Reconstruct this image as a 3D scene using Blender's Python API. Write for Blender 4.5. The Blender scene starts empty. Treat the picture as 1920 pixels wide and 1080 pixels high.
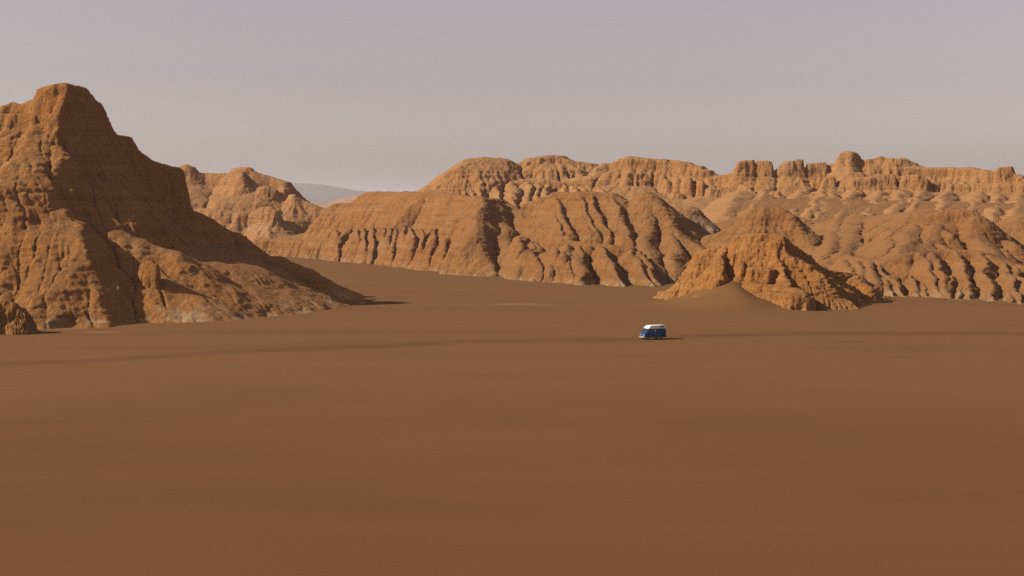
import bpy, bmesh, math, random
import numpy as np
from mathutils import Vector, Matrix

# ------------------------------------------------------------------ camera, sky, sun
S = bpy.context.scene
COL = S.collection
F_PX = 2667.0                      # focal length in pixels of the 1920 px wide picture (50 mm on 36 mm)
CAM_H = 26.0                       # flying height
PITCH = math.atan(165.0 / F_PX)    # horizon at picture row 375
SUN_ELEV, SUN_SIDE = math.radians(34), math.radians(9)

cam = bpy.data.cameras.new('camera')
cam.sensor_width = 36.0
cam.lens = 36.0 * F_PX / 1920.0
cam.clip_start = 1.0
cam.clip_end = 120000.0
camo = bpy.data.objects.new('camera', cam)
camo.location = (0, 0, CAM_H)
camo.rotation_euler = (math.pi / 2 - PITCH, 0, 0)
COL.objects.link(camo)
S.camera = camo

w = bpy.data.worlds.new('World')
S.world = w
w.use_nodes = True
nt = w.node_tree
nt.nodes.clear()
sky = nt.nodes.new('ShaderNodeTexSky')
sky.sky_type = 'NISHITA'
sky.sun_disc = False
sky.sun_elevation = SUN_ELEV
sky.sun_rotation = math.radians(270) - SUN_SIDE
sky.altitude = 0
sky.air_density = 1.0
sky.dust_density = 1.0
sky.ozone_density = 1.0
hsv = nt.nodes.new('ShaderNodeHueSaturation')
hsv.inputs['Saturation'].default_value = 0.37
tint = nt.nodes.new('ShaderNodeMix')
tint.data_type = 'RGBA'
tint.blend_type = 'MULTIPLY'
tint.inputs[0].default_value = 1.0
tint.inputs[7].default_value = (1.10, 0.94, 0.94, 1)      # dust in the air
bg = nt.nodes.new('ShaderNodeBackground')
bg.inputs['Strength'].default_value = 0.0635
wo = nt.nodes.new('ShaderNodeOutputWorld')
nt.links.new(sky.outputs[0], hsv.inputs['Color'])
nt.links.new(hsv.outputs[0], tint.inputs[6])
nt.links.new(tint.outputs[2], bg.inputs['Color'])
nt.links.new(bg.outputs[0], wo.inputs[0])

sl = bpy.data.lights.new('sun', 'SUN')
sl.energy = 5.0
sl.angle = math.radians(0.53)
sl.color = (1.0, 0.93, 0.82)
so = bpy.data.objects.new('sun', sl)
sunvec = Vector((-math.cos(SUN_SIDE) * math.cos(SUN_ELEV), -math.sin(SUN_SIDE) * math.cos(SUN_ELEV), math.sin(SUN_ELEV)))
so.rotation_euler = sunvec.to_track_quat('Z', 'Y').to_euler()
so.location = (0, 0, 300)
COL.objects.link(so)

S.view_settings.view_transform = 'Standard'
S.view_settings.look = 'None'
S.view_settings.exposure = 0.5
S.view_settings.gamma = 1.0
S.view_settings.use_curve_mapping = False
S.cycles.use_denoising = False
S.cycles.use_adaptive_sampling = False
S.cycles.max_bounces = 4
S.cycles.diffuse_bounces = 2
S.cycles.volume_bounces = 0

# ------------------------------------------------------------------ survey: picture point + distance -> place
_ct, _st = math.cos(PITCH), math.sin(PITCH)


def P(px, py, Y):
    u, v = (px - 960.0) / F_PX, (540.0 - py) / F_PX
    dy, dz = _ct + _st * v, -_st + _ct * v
    return (u * Y / dy, Y, CAM_H + Y * dz / dy)


def G(px, py):
    """point of the level plain"""
    v = (540.0 - py) / F_PX
    dy, dz = _ct + _st * v, -_st + _ct * v
    Y = -CAM_H * dy / dz
    return P(px, py, Y)


# ------------------------------------------------------------------ noise
_prm = np.random.RandomState(7).permutation(256).astype(np.int64)
_prm = np.concatenate([_prm, _prm, _prm])


def _fade(t): return t * t * t * (t * (t * 6 - 15) + 10)


_g2 = np.array([(math.cos(a), math.sin(a)) for a in np.linspace(0, 2 * math.pi, 33)[:32]])
_g3 = np.random.RandomState(3).normal(size=(64, 3))
_g3 /= np.linalg.norm(_g3, axis=1)[:, None]


def pn2(x, y):
    xi, yi = np.floor(x).astype(np.int64), np.floor(y).astype(np.int64)
    xf, yf = x - xi, y - yi
    u, v = _fade(xf), _fade(yf)
    xi &= 255
    yi &= 255

    def g(i, j):
        h = _prm[_prm[xi + i] + yi + j] & 31
        return _g2[h, 0] * (xf - i) + _g2[h, 1] * (yf - j)
    a, b, c, d = g(0, 0), g(1, 0), g(0, 1), g(1, 1)
    return 1.5 * ((a + u * (b - a)) * (1 - v) + (c + u * (d - c)) * v)


def pn3(x, y, z):
    xi, yi, zi = (np.floor(q).astype(np.int64) for q in (x, y, z))
    xf, yf, zf = x - xi, y - yi, z - zi
    u, v, ww = _fade(xf), _fade(yf), _fade(zf)
    xi &= 255
    yi &= 255
    zi &= 255

    def g(i, j, k):
        h = _prm[_prm[_prm[xi + i] + yi + j] + zi + k] & 63
        return _g3[h, 0] * (xf - i) + _g3[h, 1] * (yf - j) + _g3[h, 2] * (zf - k)
    r = 0
    for k, wk in ((0, 1 - ww), (1, ww)):
        a, b, c, d = g(0, 0, k), g(1, 0, k), g(0, 1, k), g(1, 1, k)
        r = r + wk * ((a + u * (b - a)) * (1 - v) + (c + u * (d - c)) * v)
    return 1.4 * r


def fbm2(x, y, sc, oc=4, seed=0.0, gain=.5):
    r, a, f = 0, 1.0, sc
    for o in range(oc):
        r = r + a * pn2(x * f + seed + 17.3 * o, y * f - seed * 1.7 + 9.1 * o)
        a *= gain
        f *= 2.03
    return r


def fbm3(x, y, z, sc, oc=3, seed=0.0):
    r, a, f = 0, 1.0, sc
    for o in range(oc):
        r = r + a * pn3(x * f + seed, y * f + 3.3 * o, z * f - seed)
        a *= .5
        f *= 2.03
    return r


def sstep(a, b, x):
    t = np.clip((x - a) / (b - a), 0, 1)
    return t * t * (3 - 2 * t)


# ------------------------------------------------------------------ landform builder
def prof(*p):
    """drop below the crest as a function of the distance from it"""
    k = (p[-1][1] - p[-2][1]) / (p[-1][0] - p[-2][0])
    p = p + ((p[-1][0] + 400, p[-1][1] + 400 * max(k, .3)),)
    d, h = zip(*p)
    return np.array(d, float), np.array(h, float)


def lin(k, r=.8):
    return prof((0, 0), (r, .25 * k * r), (2 * r, k * r), (500, k * (500 - r)))


class Land:
    def __init__(self, x0, x1, y0, y1, step, warp=(2.0, .06), seed=1.0, floor=-6.0):
        self.xs = np.arange(x0, x1, step)
        self.ys = np.arange(y0, y1, step)
        self.step, self.seed = step, seed
        self.X, self.Y = np.meshgrid(self.xs, self.ys)
        a, f = warp
        self.wx = self.X + a * fbm2(self.X, self.Y, f, 4, seed)
        self.wy = self.Y + a * fbm2(self.X, self.Y, f, 4, seed + 40)
        self.H = np.full_like(self.X, floor)
        self.rng = np.random.RandomState(int(seed * 100) % 9999)

    def ridge(self, pts, L, R=None, flute=None, cap=None, raw=False, endk=.6):
        """pts: 3D crest points; L / R: drop profile to the left / right of the walking direction
        flute: (spacing, depth, dist0, dist1) gullies running down the flanks"""
        R = L if R is None else R
        pts = [np.array(p, float) for p in pts]
        wx, wy = (self.X, self.Y) if raw else (self.wx, self.wy)
        if len(pts) == 1:
            pts = pts + [pts[0] + np.array((.01, 0, 0))]
        s0 = 0.0
        # only the part of the grid that this ridge can raise above the floor
        for k_, (a, b) in enumerate(zip(pts[:-1], pts[1:])):
            dx, dy = b[0] - a[0], b[1] - a[1]
            ln = math.hypot(dx, dy) + 1e-6
            top = max(a[2], b[2]) + 4
            reach = max(float(np.interp(top, L[1], L[0])), float(np.interp(top, R[1], R[0]))) + 8
            i0, i1 = np.searchsorted(self.xs, (min(a[0], b[0]) - reach, max(a[0], b[0]) + reach))
            j0, j1 = np.searchsorted(self.ys, (min(a[1], b[1]) - reach, max(a[1], b[1]) + reach))
            if i1 <= i0 or j1 <= j0:
                s0 += ln
                continue
            sl_ = (slice(j0, j1), slice(i0, i1))
            x, y = wx[sl_] - a[0], wy[sl_] - a[1]
            tr = (x * dx + y * dy) / (ln * ln)
            t = np.clip(tr, 0, 1)
            ex, ey = x - t * dx, y - t * dy
            d = np.hypot(ex, ey)
            side = (dx * y - dy * x)
            if k_ == 0:
                d = d + endk * np.maximum(-tr, 0) * ln
            if k_ == len(pts) - 2:
                d = d + endk * np.maximum(tr - 1, 0) * ln
            z = a[2] + t * (b[2] - a[2])
            if flute:
                sp, dep, d0, d1 = flute
                over = (tr - t) * ln
                s = s0 + t * ln + 7 * np.arctan2(over, np.abs(side) / ln + 1e-3)
                q = s / sp + .9 * pn2(s / sp * .43 + self.seed * 3.1, d * .04) + .3 * pn2(self.X[sl_] * .13, self.Y[sl_] * .13)
                q2 = s / sp * 2.3 + .9 * pn2(s / sp * .9 + 9.7, d * .08 + self.seed)
                gul = .85 * np.abs(2 * (q - np.floor(q)) - 1) + .3 * np.abs(2 * (q2 - np.floor(q2)) - 1)
                big = .7 + .7 * np.abs(pn2(s / sp * .3 + 7.7, 0 * s + self.seed))
                d = d + 1.15 * dep * gul * big * sstep(d0, d1, d)
            wl = np.clip(.5 + .5 * side / ln / np.maximum(np.hypot(ex, ey), 1e-3), 0, 1)
            drop = wl * np.interp(d, *L) + (1 - wl) * np.interp(d, *R)
            h = z - drop
            self.H[sl_] = np.maximum(self.H[sl_], h)
            s0 += ln

    def fan(self, crest, toe, n, k=1.0, bulge=.12, jit=.25, ts=None, end=.1, r=.9, shift=0.0):
        """spurs running from a crest line down to a toe line"""
        def at(line, t):
            ls = np.array(line, float)
            sg = np.r_[0, np.cumsum(np.hypot(*np.diff(ls[:, :2], axis=0).T))]
            return np.array([np.interp(t * sg[-1], sg, ls[:, c]) for c in range(3)])
        if ts is None:
            ts = [(i + .5 + self.rng.uniform(-jit, jit)) / n for i in range(n)]
        for t in ts:
            a, b = at(crest, t), at(toe, min(max(t + shift, 0), 1))
            h = a[2] - b[2]
            m = a * .45 + b * .55
            m[2] += bulge * h * self.rng.uniform(.6, 1.4)
            m[:2] += self.rng.uniform(-.06, .06, 2) * h
            e = b.copy()
            e[2] += end * h * self.rng.uniform(.3, 1.4)
            kk = k * self.rng.uniform(.8, 1.25)
            self.ridge([a, m, e], lin(kk, r))

    def blur(self, n=1, amt=1.0):
        H = self.H
        for _ in range(n):
            p = np.pad(H, 1, mode='edge')
            B = (p[:-2, 1:-1] + p[2:, 1:-1] + p[1:-1, :-2] + p[1:-1, 2:]) * .25
            H = H + amt * (.6 * (B - H))
        self.H = H

    def erode(self, drops=30000, steps=45, k=.035, batch=6000, dep=.02):
        """rain runs down and cuts rills"""
        H = self.H
        ny, nx = H.shape
        st = self.step
        land = np.flatnonzero((H > .5).ravel())
        if len(land) == 0:
            return
        for _ in range(max(1, drops // batch)):
            c = self.rng.choice(land, batch)
            y, x = (c // nx).astype(float) + self.rng.rand(batch), (c % nx).astype(float) + self.rng.rand(batch)
            vx = np.zeros(batch)
            vy = np.zeros(batch)
            p = np.pad(H, 1, mode='edge')
            gx = (p[1:-1, 2:] - p[1:-1, :-2]) / (2 * st)
            gy = (p[2:, 1:-1] - p[:-2, 1:-1]) / (2 * st)
            acc = np.zeros(ny * nx)
            load = np.zeros(batch)
            for s in range(steps):
                i = np.clip(x, 1, nx - 2).astype(np.int64)
                j = np.clip(y, 1, ny - 2).astype(np.int64)
                f = j * nx + i
                sx, sy = gx[j, i], gy[j, i]
                g = np.hypot(sx, sy)
                vx = .55 * vx - sx
                vy = .55 * vy - sy
                vn = np.hypot(vx, vy) + 1e-6
                cut = k * np.minimum(g, 1.6) * (s / steps + .25) * st * 3
                cut = np.where(g < .22, -np.minimum(load * .25, dep), cut)
                load = load + cut
                np.subtract.at(acc, f, cut) if False else None
                acc -= np.bincount(f, cut, ny * nx)
                x = x + vx / vn
                y = y + vy / vn
            A = acc.reshape(ny, nx)
            A = np.clip(A, -1.2 * st, .6 * st)
            H = H + A
        self.H = H

    def terrace(self, amt, period, steep=.9):
        """hard and soft beds: pulls heights towards uneven ledges where the ground is steep"""
        p = np.pad(self.H, 1, mode='edge')
        g = np.hypot(p[1:-1, 2:] - p[1:-1, :-2], p[2:, 1:-1] - p[:-2, 1:-1]) / (2 * self.step)
        z = self.H / period + .35 * fbm2(self.X, self.Y, .02, 2, self.seed + 5)
        fr = z - np.floor(z)
        st_ = np.floor(z) + sstep(.25, .75, fr)
        self.H = self.H + amt * sstep(steep * .4, steep, g) * (st_ - z) * period

    def rough(self, a, sc, oc=4, seed=0.0):
        self.H = self.H + a * fbm2(self.X, self.Y, sc, oc, self.seed + seed)

    def mesh(self, name, mat, disp=.25, ledge=.25, cut=-1.2):
        H = self.H
        ny, nx = H.shape
        p = np.pad(H, 1, mode='edge')
        gx = (p[1:-1, 2:] - p[1:-1, :-2]) / (2 * self.step)
        gy = (p[2:, 1:-1] - p[:-2, 1:-1]) / (2 * self.step)
        nl = np.sqrt(1 + gx * gx + gy * gy)
        N = np.stack([-gx / nl, -gy / nl, 1 / nl], -1)
        keep = H > cut
        q = keep[:-1, :-1] | keep[1:, :-1] | keep[:-1, 1:] | keep[1:, 1:]
        idx = np.arange(ny * nx).reshape(ny, nx)
        quads = np.stack([idx[:-1, :-1], idx[:-1, 1:], idx[1:, 1:], idx[1:, :-1]], -1)[q]
        used = np.unique(quads)
        remap = np.full(ny * nx, -1, np.int64)
        remap[used] = np.arange(len(used))
        V = np.stack([self.X, self.Y, H], -1).reshape(-1, 3)[used]
        N = N.reshape(-1, 3)[used]
        steep = 1 - N[:, 2]
        x, y, z = V.T
        zz = z + .8 * fbm2(x, y, .05, 2, self.seed)
        lay = pn3(x * .03, y * .03, zz * 1.1 + self.seed) + .6 * pn3(x * .06, y * .06, zz * 2.6)
        dd = ledge * lay * sstep(.12, .5, steep) + disp * fbm3(x, y, z, .35, 3, self.seed) * (.25 + sstep(.05, .4, steep))
        crag = .45 - np.abs(pn3(x * .55, y * .55, z * .8 + 3 * self.seed)) + .5 * (.45 - np.abs(pn3(x * 1.2, y * 1.2, z * 1.7)))
        dd = dd + disp * 1.1 * crag * (.25 + sstep(.06, .35, steep))
        dd = dd * sstep(-1.0, 1.5, z)
        V = V + N * dd[:, None]
        return grid_object(name, V, remap[quads], mat)


def grid_object(name, V, quads, mat):
    me = bpy.data.meshes.new(name)
    n, m = len(V), len(quads)
    me.vertices.add(n)
    me.vertices.foreach_set('co', np.asarray(V, np.float32).ravel())
    me.loops.add(m * 4)
    me.loops.foreach_set('vertex_index', np.asarray(quads, np.int32).ravel())
    me.polygons.add(m)
    me.polygons.foreach_set('loop_start', np.arange(0, m * 4, 4, dtype=np.int32))
    me.polygons.foreach_set('loop_total', np.full(m, 4, np.int32))
    me.polygons.foreach_set('use_smooth', np.ones(m, bool))
    me.update(calc_edges=True)
    me.materials.append(mat)
    o = bpy.data.objects.new(name, me)
    COL.objects.link(o)
    return o


def tag(o, label=None, cat=None, kind=None, group=None):
    if label: o['label'] = label
    if cat: o['category'] = cat
    if kind: o['kind'] = kind
    if group: o['group'] = group
    return o


# ------------------------------------------------------------------ materials
def new_mat(name):
    m = bpy.data.materials.new(name)
    m.use_nodes = True
    t = m.node_tree
    t.nodes.clear()
    out = t.nodes.new('ShaderNodeOutputMaterial')
    b = t.nodes.new('ShaderNodeBsdfPrincipled')
    t.links.new(b.outputs[0], out.inputs[0])
    return m, t, b


def N_(t, typ, **kw):
    n = t.nodes.new(typ)
    for k, v in kw.items():
        setattr(n, k, v)
    return n


def noise(t, vec, scale, detail=4, rough=.55):
    n = N_(t, 'ShaderNodeTexNoise')
    n.inputs['Scale'].default_value = scale
    n.inputs['Detail'].default_value = detail
    n.inputs['Roughness'].default_value = rough
    t.links.new(vec, n.inputs['Vector'])
    return n.outputs['Fac']


def mapr(t, v, a, b, c=0., d=1.):
    n = N_(t, 'ShaderNodeMapRange', interpolation_type='SMOOTHSTEP')
    t.links.new(v, n.inputs[0])
    for i, q in enumerate((a, b, c, d)):
        n.inputs[1 + i].default_value = q
    return n.outputs[0]


def math_(t, op, a, b=None):
    n = N_(t, 'ShaderNodeMath', operation=op)
    for i, q in enumerate((a, b)):
        if q is None: continue
        if isinstance(q, (int, float)): n.inputs[i].default_value = q
        else: t.links.new(q, n.inputs[i])
    return n.outputs[0]


def mixc(t, f, a, b, mode='MIX'):
    n = N_(t, 'ShaderNodeMix', data_type='RGBA', blend_type=mode)
    for i, q in ((0, f), (6, a), (7, b)):
        if isinstance(q, (int, float)): n.inputs[i].default_value = q
        elif isinstance(q, tuple): n.inputs[i].default_value = (*q, 1)
        else: t.links.new(q, n.inputs[i])
    return n.outputs[2]


SAND = (.197, .094, .034)


def rock_mat(name, main, rich, dark, pale=(.34, .25, .165), sand=SAND, salt_z=2.5, salt=.7, spots=()):
    m, t, b = new_mat(name)
    geo = N_(t, 'ShaderNodeNewGeometry')
    pos = geo.outputs['Position']
    sep = N_(t, 'ShaderNodeSeparateXYZ')
    t.links.new(pos, sep.inputs[0])
    nsep = N_(t, 'ShaderNodeSeparateXYZ')
    t.links.new(geo.outputs['Normal'], nsep.inputs[0])
    big = noise(t, pos, .035, 4)
    mid = noise(t, pos, .22, 5, .6)
    fine = noise(t, pos, 1.3, 5, .65)
    mp = N_(t, 'ShaderNodeMapping')
    mp.inputs['Scale'].default_value = (.02, .02, .55)
    t.links.new(pos, mp.inputs[0])
    beds = noise(t, mp.outputs[0], 1.0, 5, .6)
    c = mixc(t, mapr(t, big, .38, .62), main, rich)
    c = mixc(t, mapr(t, beds, .45, .62, 0, .55), c, dark)
    c = mixc(t, mapr(t, beds, .42, .30, 0, .45), c, pale)
    c = mixc(t, mapr(t, mid, .52, .72, 0, .5), c, dark)
    c = mixc(t, mapr(t, mid, .46, .30, 0, .35), c, pale)
    c = mixc(t, mapr(t, fine, .35, .65, .25, 0.), c, dark)
    # blown sand lying on what is not too steep
    lie = math_(t, 'ADD', nsep.outputs[2], math_(t, 'MULTIPLY', math_(t, 'SUBTRACT', mid, .5), .5))
    c = mixc(t, mapr(t, lie, .74, .93, 0, .8), c, sand)
    # salt crust near the foot
    low = mapr(t, sep.outputs[2], salt_z, salt_z * .1, 0, 1)
    c = mixc(t, math_(t, 'MULTIPLY', math_(t, 'MULTIPLY', low, mapr(t, mid, .45, .6)), salt), c, pale)
    for (sx, sy_, sz), rad in spots:
        vd = N_(t, 'ShaderNodeVectorMath', operation='DISTANCE')
        t.links.new(pos, vd.inputs[0])
        vd.inputs[1].default_value = (sx, sy_, sz)
        c = mixc(t, math_(t, 'MULTIPLY', mapr(t, math_(t, 'ADD', vd.outputs['Value'], math_(t, 'MULTIPLY', mid, rad)), rad * 1.5, rad * .7), mapr(t, fine, .3, .65, .25, .9)), c, (.27, .185, .115))
    t.links.new(c, b.inputs['Base Color'])
    b.inputs['Roughness'].default_value = .95
    b.inputs['Specular IOR Level'].default_value = .1
    bn = noise(t, pos, .7, 10, .74)
    bump = N_(t, 'ShaderNodeBump')
    bump.inputs['Strength'].default_value = 1.0
    bump.inputs['Distance'].default_value = 1.6
    t.links.new(mapr(t, lie, .72, .94, 1.0, .6), bump.inputs['Strength'])
    t.links.new(bn, bump.inputs['Height'])
    t.links.new(bump.outputs[0], b.inputs['Normal'])
    return m


SAND2 = (0.200, 0.095, 0.0345)
M_left = rock_mat('ochre_rock', (0.368, 0.1605, 0.0441), (0.383, 0.1529, 0.0365), (0.267, 0.1080, 0.0297), pale=(0.357, 0.2293, 0.1146), salt_z=4.5, salt=.8)
M_mid = rock_mat('brown_rock', (0.274, 0.1259, 0.0409), (0.287, 0.1205, 0.0352), (0.196, 0.0856, 0.0287), pale=(0.310, 0.2010, 0.1026), sand=SAND2, spots=((P(1310, 440, 505), 15.0),))
M_near = rock_mat('orange_rock', (0.371, 0.1689, 0.0459), (0.387, 0.1584, 0.0382), (0.250, 0.1056, 0.0306), pale=(0.430, 0.2517, 0.1070), salt=.3)
M_back = rock_mat('tan_rock', (0.364, 0.1803, 0.0674), (0.374, 0.1700, 0.0550), (0.262, 0.1234, 0.0464), pale=(0.411, 0.2803, 0.1638), sand=(0.262, 0.1346, 0.0539), spots=((P(1310, 440, 530), 18.0),))

# ------------------------------------------------------------------ the plain
HOLD = []


def drift(X, Y):
    """sand blown against the rocks, and a very gentle swell"""
    h = .25 * fbm2(X, Y, .012, 3, 2.0)
    a = P(1372, 508, 356)
    u, v = X - a[0], Y - a[1]
    fr = np.maximum(-v, 0)
    d2 = (u + .1 * fr) ** 2 / np.where(u < 0, 120.0, 40.0) + np.where(v > 0, v * v / 60.0, v * v / 330.0)
    h = h + (a[2] - 1.7) * np.exp(-d2)
    c = P(1432, 568, 336)
    h = h + 1.6 * np.exp(-((X - c[0]) / 9) ** 2 - ((Y - c[1]) / 7) ** 2)
    return h


def axis(lo, hi, step, far_lo, far_hi, grow=1.18):
    a = list(np.arange(lo, hi + step, step))
    st, v = step, a[-1]
    while v < far_hi:
        st *= grow
        v += st
        a.append(v)
    st, v, pre = step, lo, []
    while v > far_lo:
        st *= grow
        v -= st
        pre.append(v)
    return np.array(pre[::-1] + a)


gx, gy = axis(-150, 170, 1.2, -30000, 30000), axis(60, 470, 1.2, -20000, 34000)
GX, GY = np.meshgrid(gx, gy)
fall = sstep(3000, 1200, np.hypot(GX, GY))
GZ = drift(GX, GY) * fall
ni, nj = len(gx), len(gy)
gi = np.arange(ni * nj).reshape(nj, ni)
gq = np.stack([gi[:-1, :-1], gi[:-1, 1:], gi[1:, 1:], gi[1:, :-1]], -1).reshape(-1, 4)

m, t, b = new_mat('sand')
geo = N_(t, 'ShaderNodeNewGeometry')
pos = geo.outputs['Position']
sep = N_(t, 'ShaderNodeSeparateXYZ')
t.links.new(pos, sep.inputs[0])
n1 = noise(t, pos, .012, 4)
n2 = noise(t, pos, .15, 5)
n3 = noise(t, pos, 3.0, 4)
c = mixc(t, mapr(t, n1, .35, .65), (0.1313, 0.0641, 0.0220), (0.1397, 0.0626, 0.0205))
c = mixc(t, mapr(t, n2, .5, .75, 0, .35), c, (0.1187, 0.0564, 0.0190))
c = mixc(t, mapr(t, n3, .4, .75, 0, .25), c, (0.1628, 0.0809, 0.0292))


def curve_of(pts, lo, hi, ylo, yhi):
    """a line on the plain, as Y over X"""
    n = N_(t, 'ShaderNodeFloatCurve')
    cu = n.mapping.curves[0]
    pp = [((x - lo) / (hi - lo), (y - ylo) / (yhi - ylo)) for x, y in pts]
    cu.points[0].location = pp[0]
    cu.points[1].location = pp[-1]
    for q in pp[1:-1]:
        cu.points.new(*q)
    n.mapping.update()
    t.links.new(mapl(sep.outputs[0], lo, hi, 0, 1), n.inputs['Value'])
    return mapl(n.outputs[0], 0, 1, ylo, yhi)


def mapl(v, a, b_, c_, d_):
    n = N_(t, 'ShaderNodeMapRange')
    t.links.new(v, n.inputs[0])
    for i, q in enumerate((a, b_, c_, d_)):
        n.inputs[1 + i].default_value = q
    return n.outputs[0]


# darker compacted strip of many wheel passes, from the left past the van to the right
trk = [G(px, py)[:2] for px, py in ((-250, 690), (60, 679), (400, 662), (640, 652), (900, 641), (1200, 634.5), (1330, 628), (1560, 624), (1920, 627), (2300, 632))]
ty = curve_of(trk, trk[0][0], trk[-1][0], 220, 290)
wob = math_(t, 'MULTIPLY', math_(t, 'SUBTRACT', noise(t, pos, .08, 3), .5), 5.0)
dist = math_(t, 'ABSOLUTE', math_(t, 'SUBTRACT', math_(t, 'SUBTRACT', sep.outputs[1], ty), wob))
mp = N_(t, 'ShaderNodeMapping')
mp.inputs['Scale'].default_value = (.03, .6, 1)
t.links.new(pos, mp.inputs[0])
streak = noise(t, mp.outputs[0], 1.0, 4)
strip = math_(t, 'MULTIPLY', mapr(t, dist, 6.5, .5), mapr(t, streak, .38, .62, .25, 1.0))
c = mixc(t, math_(t, 'MULTIPLY', strip, .62), c, (.075, .034, .015))
# two fresh wheel marks in the near sand on the right
tr2 = [G(px, py)[:2] for px, py in ((1560, 949), (1672, 941.5), (1760, 937), (1830, 931), (1930, 923.5), (2100, 914))]
t2 = curve_of(tr2, tr2[0][0], tr2[-1][0], 110, 135)
away = math_(t, 'SUBTRACT', sep.outputs[1], t2)
pair = math_(t, 'MAXIMUM', mapr(t, math_(t, 'ABSOLUTE', away), .26, .08), mapr(t, math_(t, 'ABSOLUTE', math_(t, 'SUBTRACT', away, 1.5)), .26, .08))
pair = math_(t, 'MULTIPLY', pair, math_(t, 'MULTIPLY', mapr(t, noise(t, pos, .25, 3), .42, .56), mapr(t, sep.outputs[0], 31, 35)))
c = mixc(t, math_(t, 'MULTIPLY', pair, .45), c, (.07, .026, .010))
# redder, darker sand colour in the near plain, imitating lens vignetting
near_vignette = mapr(t, math_(t, 'ADD', sep.outputs[1], math_(t, 'MULTIPLY', math_(t, 'SUBTRACT', n1, .5), 220.0)), 215, 105, 0, .6)
c = mixc(t, near_vignette, c, (.106, .046, .0155))
mpl = N_(t, 'ShaderNodeMapping')
mpl.inputs['Scale'].default_value = (.012, .07, 1)
t.links.new(pos, mpl.inputs[0])
lng = noise(t, mpl.outputs[0], 1.0, 4)
c = mixc(t, mapr(t, lng, .52, .72, 0, .22), c, (.155, .078, .031))
c = mixc(t, mapr(t, lng, .46, .30, 0, .25), c, (.092, .043, .016))
for px, py, hw, hd in ((968, 571, 9, 6.0), (1012, 573, 5, 3.0), (110, 616, 10, 4.2), (180, 622, 7, 3.0), (1600, 640, 8, 2.0), (1690, 668, 5, 1.6)):
    qx, qy, _ = G(px, py)
    mx = mapr(t, math_(t, 'ADD', math_(t, 'ABSOLUTE', math_(t, 'SUBTRACT', sep.outputs[0], qx)), math_(t, 'MULTIPLY', n2, hw * .8)), hw * 1.3, hw * .5)
    my = mapr(t, math_(t, 'ADD', math_(t, 'ABSOLUTE', math_(t, 'SUBTRACT', sep.outputs[1], qy)), math_(t, 'MULTIPLY', streak, hd * 1.4)), hd * 1.7, hd * .5)
    c = mixc(t, math_(t, 'MULTIPLY', math_(t, 'MULTIPLY', mx, my), .55), c, (.235, .135, .07) if py < 630 else (.085, .042, .018))
# faint pale salt crust lying in long streaks
mp2 = N_(t, 'ShaderNodeMapping')
mp2.inputs['Scale'].default_value = (.02, .12, 1)
t.links.new(pos, mp2.inputs[0])
st2 = noise(t, mp2.outputs[0], 1.0, 5)
near = mapr(t, sep.outputs[1], 255, 330)
c = mixc(t, math_(t, 'MULTIPLY', math_(t, 'MULTIPLY', mapr(t, st2, .62, .75), near), .35), c, (.25, .15, .085))
t.links.new(c, b.inputs['Base Color'])
b.inputs['Roughness'].default_value = .97
b.inputs['Specular IOR Level'].default_value = .05
bump = N_(t, 'ShaderNodeBump')
bump.inputs['Strength'].default_value = .25
bump.inputs['Distance'].default_value = .12
t.links.new(noise(t, pos, 1.2, 6, .6), bump.inputs['Height'])
t.links.new(bump.outputs[0], b.inputs['Normal'])
M_sand = m
plain = grid_object('ground', np.stack([GX, GY, GZ], -1).reshape(-1, 3), gq, M_sand)
tag(plain, 'smooth brown sand plain crossed by a faint strip of wheel tracks', None, 'structure')

# ------------------------------------------------------------------ far mountains
far = Land(-12000, 12000, 12600, 17200, 110, warp=(160, .0008), seed=9.1)
far.ridge([P(px, py, Y) for px, py, Y in ((-900, 345, 14600), (-300, 338, 14600), (200, 345, 14000), (470, 336, 14000), (540, 341, 14000), (568, 343, 14000), (590, 351, 14000), (640, 356, 14200), (700, 360, 14300), (820, 361, 14500), (1100, 356, 14600), (1500, 352, 14800), (2000, 350, 14800), (2700, 352, 14600))],
          prof((0, 0), (120, 10), (900, 150), (2000, 280)))
far.rough(12, .0015, 4)
M_far = rock_mat('grey_rock', (.08, .058, .05), (.085, .06, .05), (.06, .043, .04), pale=(.11, .08, .07), sand=(.085, .063, .054))
o = far.mesh('mountain', M_far, 0, 0, cut=-3)
tag(o, 'long low mountain range fading into purple grey haze behind the gap', None, 'structure')

dn = Land(-900, 0, 4300, 5800, 18, warp=(50, .004), seed=4.4)
dn.ridge([P(px, py, Y) for px, py, Y in ((600, 392, 5000), (640, 383, 5000), (665, 374, 5100), (695, 363, 5100), (730, 361, 5100), (800, 363, 5100))], prof((0, 0), (45, 2), (450, 90), (900, 150)), flute=(90, 40, 25, 140))
dn.rough(3, .005, 4)
o = dn.mesh('far_hill', M_back, 0, 0)
tag(o, 'pale pinkish hill far behind the gap, its foot in haze', None, 'structure')

# ------------------------------------------------------------------ left butte
def PP(*a): return [P(*q) for q in a]


L = Land(-185, -28, 255, 440, .27, warp=(1.6, .09), seed=1.3)
steepR = prof((0, 0), (1, .6), (3, 9), (6, 16), (12, 26), (60, 70))
cliff = prof((0, 0), (1.2, .5), (3.0, 7), (5, 12), (9, 18), (40, 52))
# talus under the cliffs, falling to the tip on the right
L.ridge(PP((100, 325, 346), (200, 338, 357), (300, 376, 371), (350, 388, 378), (376, 399, 380), (431, 433, 379), (464, 458, 377), (492, 478, 375), (525, 479, 372), (562, 499, 368), (600, 516, 364), (625, 532, 360), (640, 542, 357), (650, 558, 355)),
        lin(.8, 2), prof((0, 0), (3, 1.8), (14, 10), (26, 16), (44, 21.5), (90, 44)))
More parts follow.
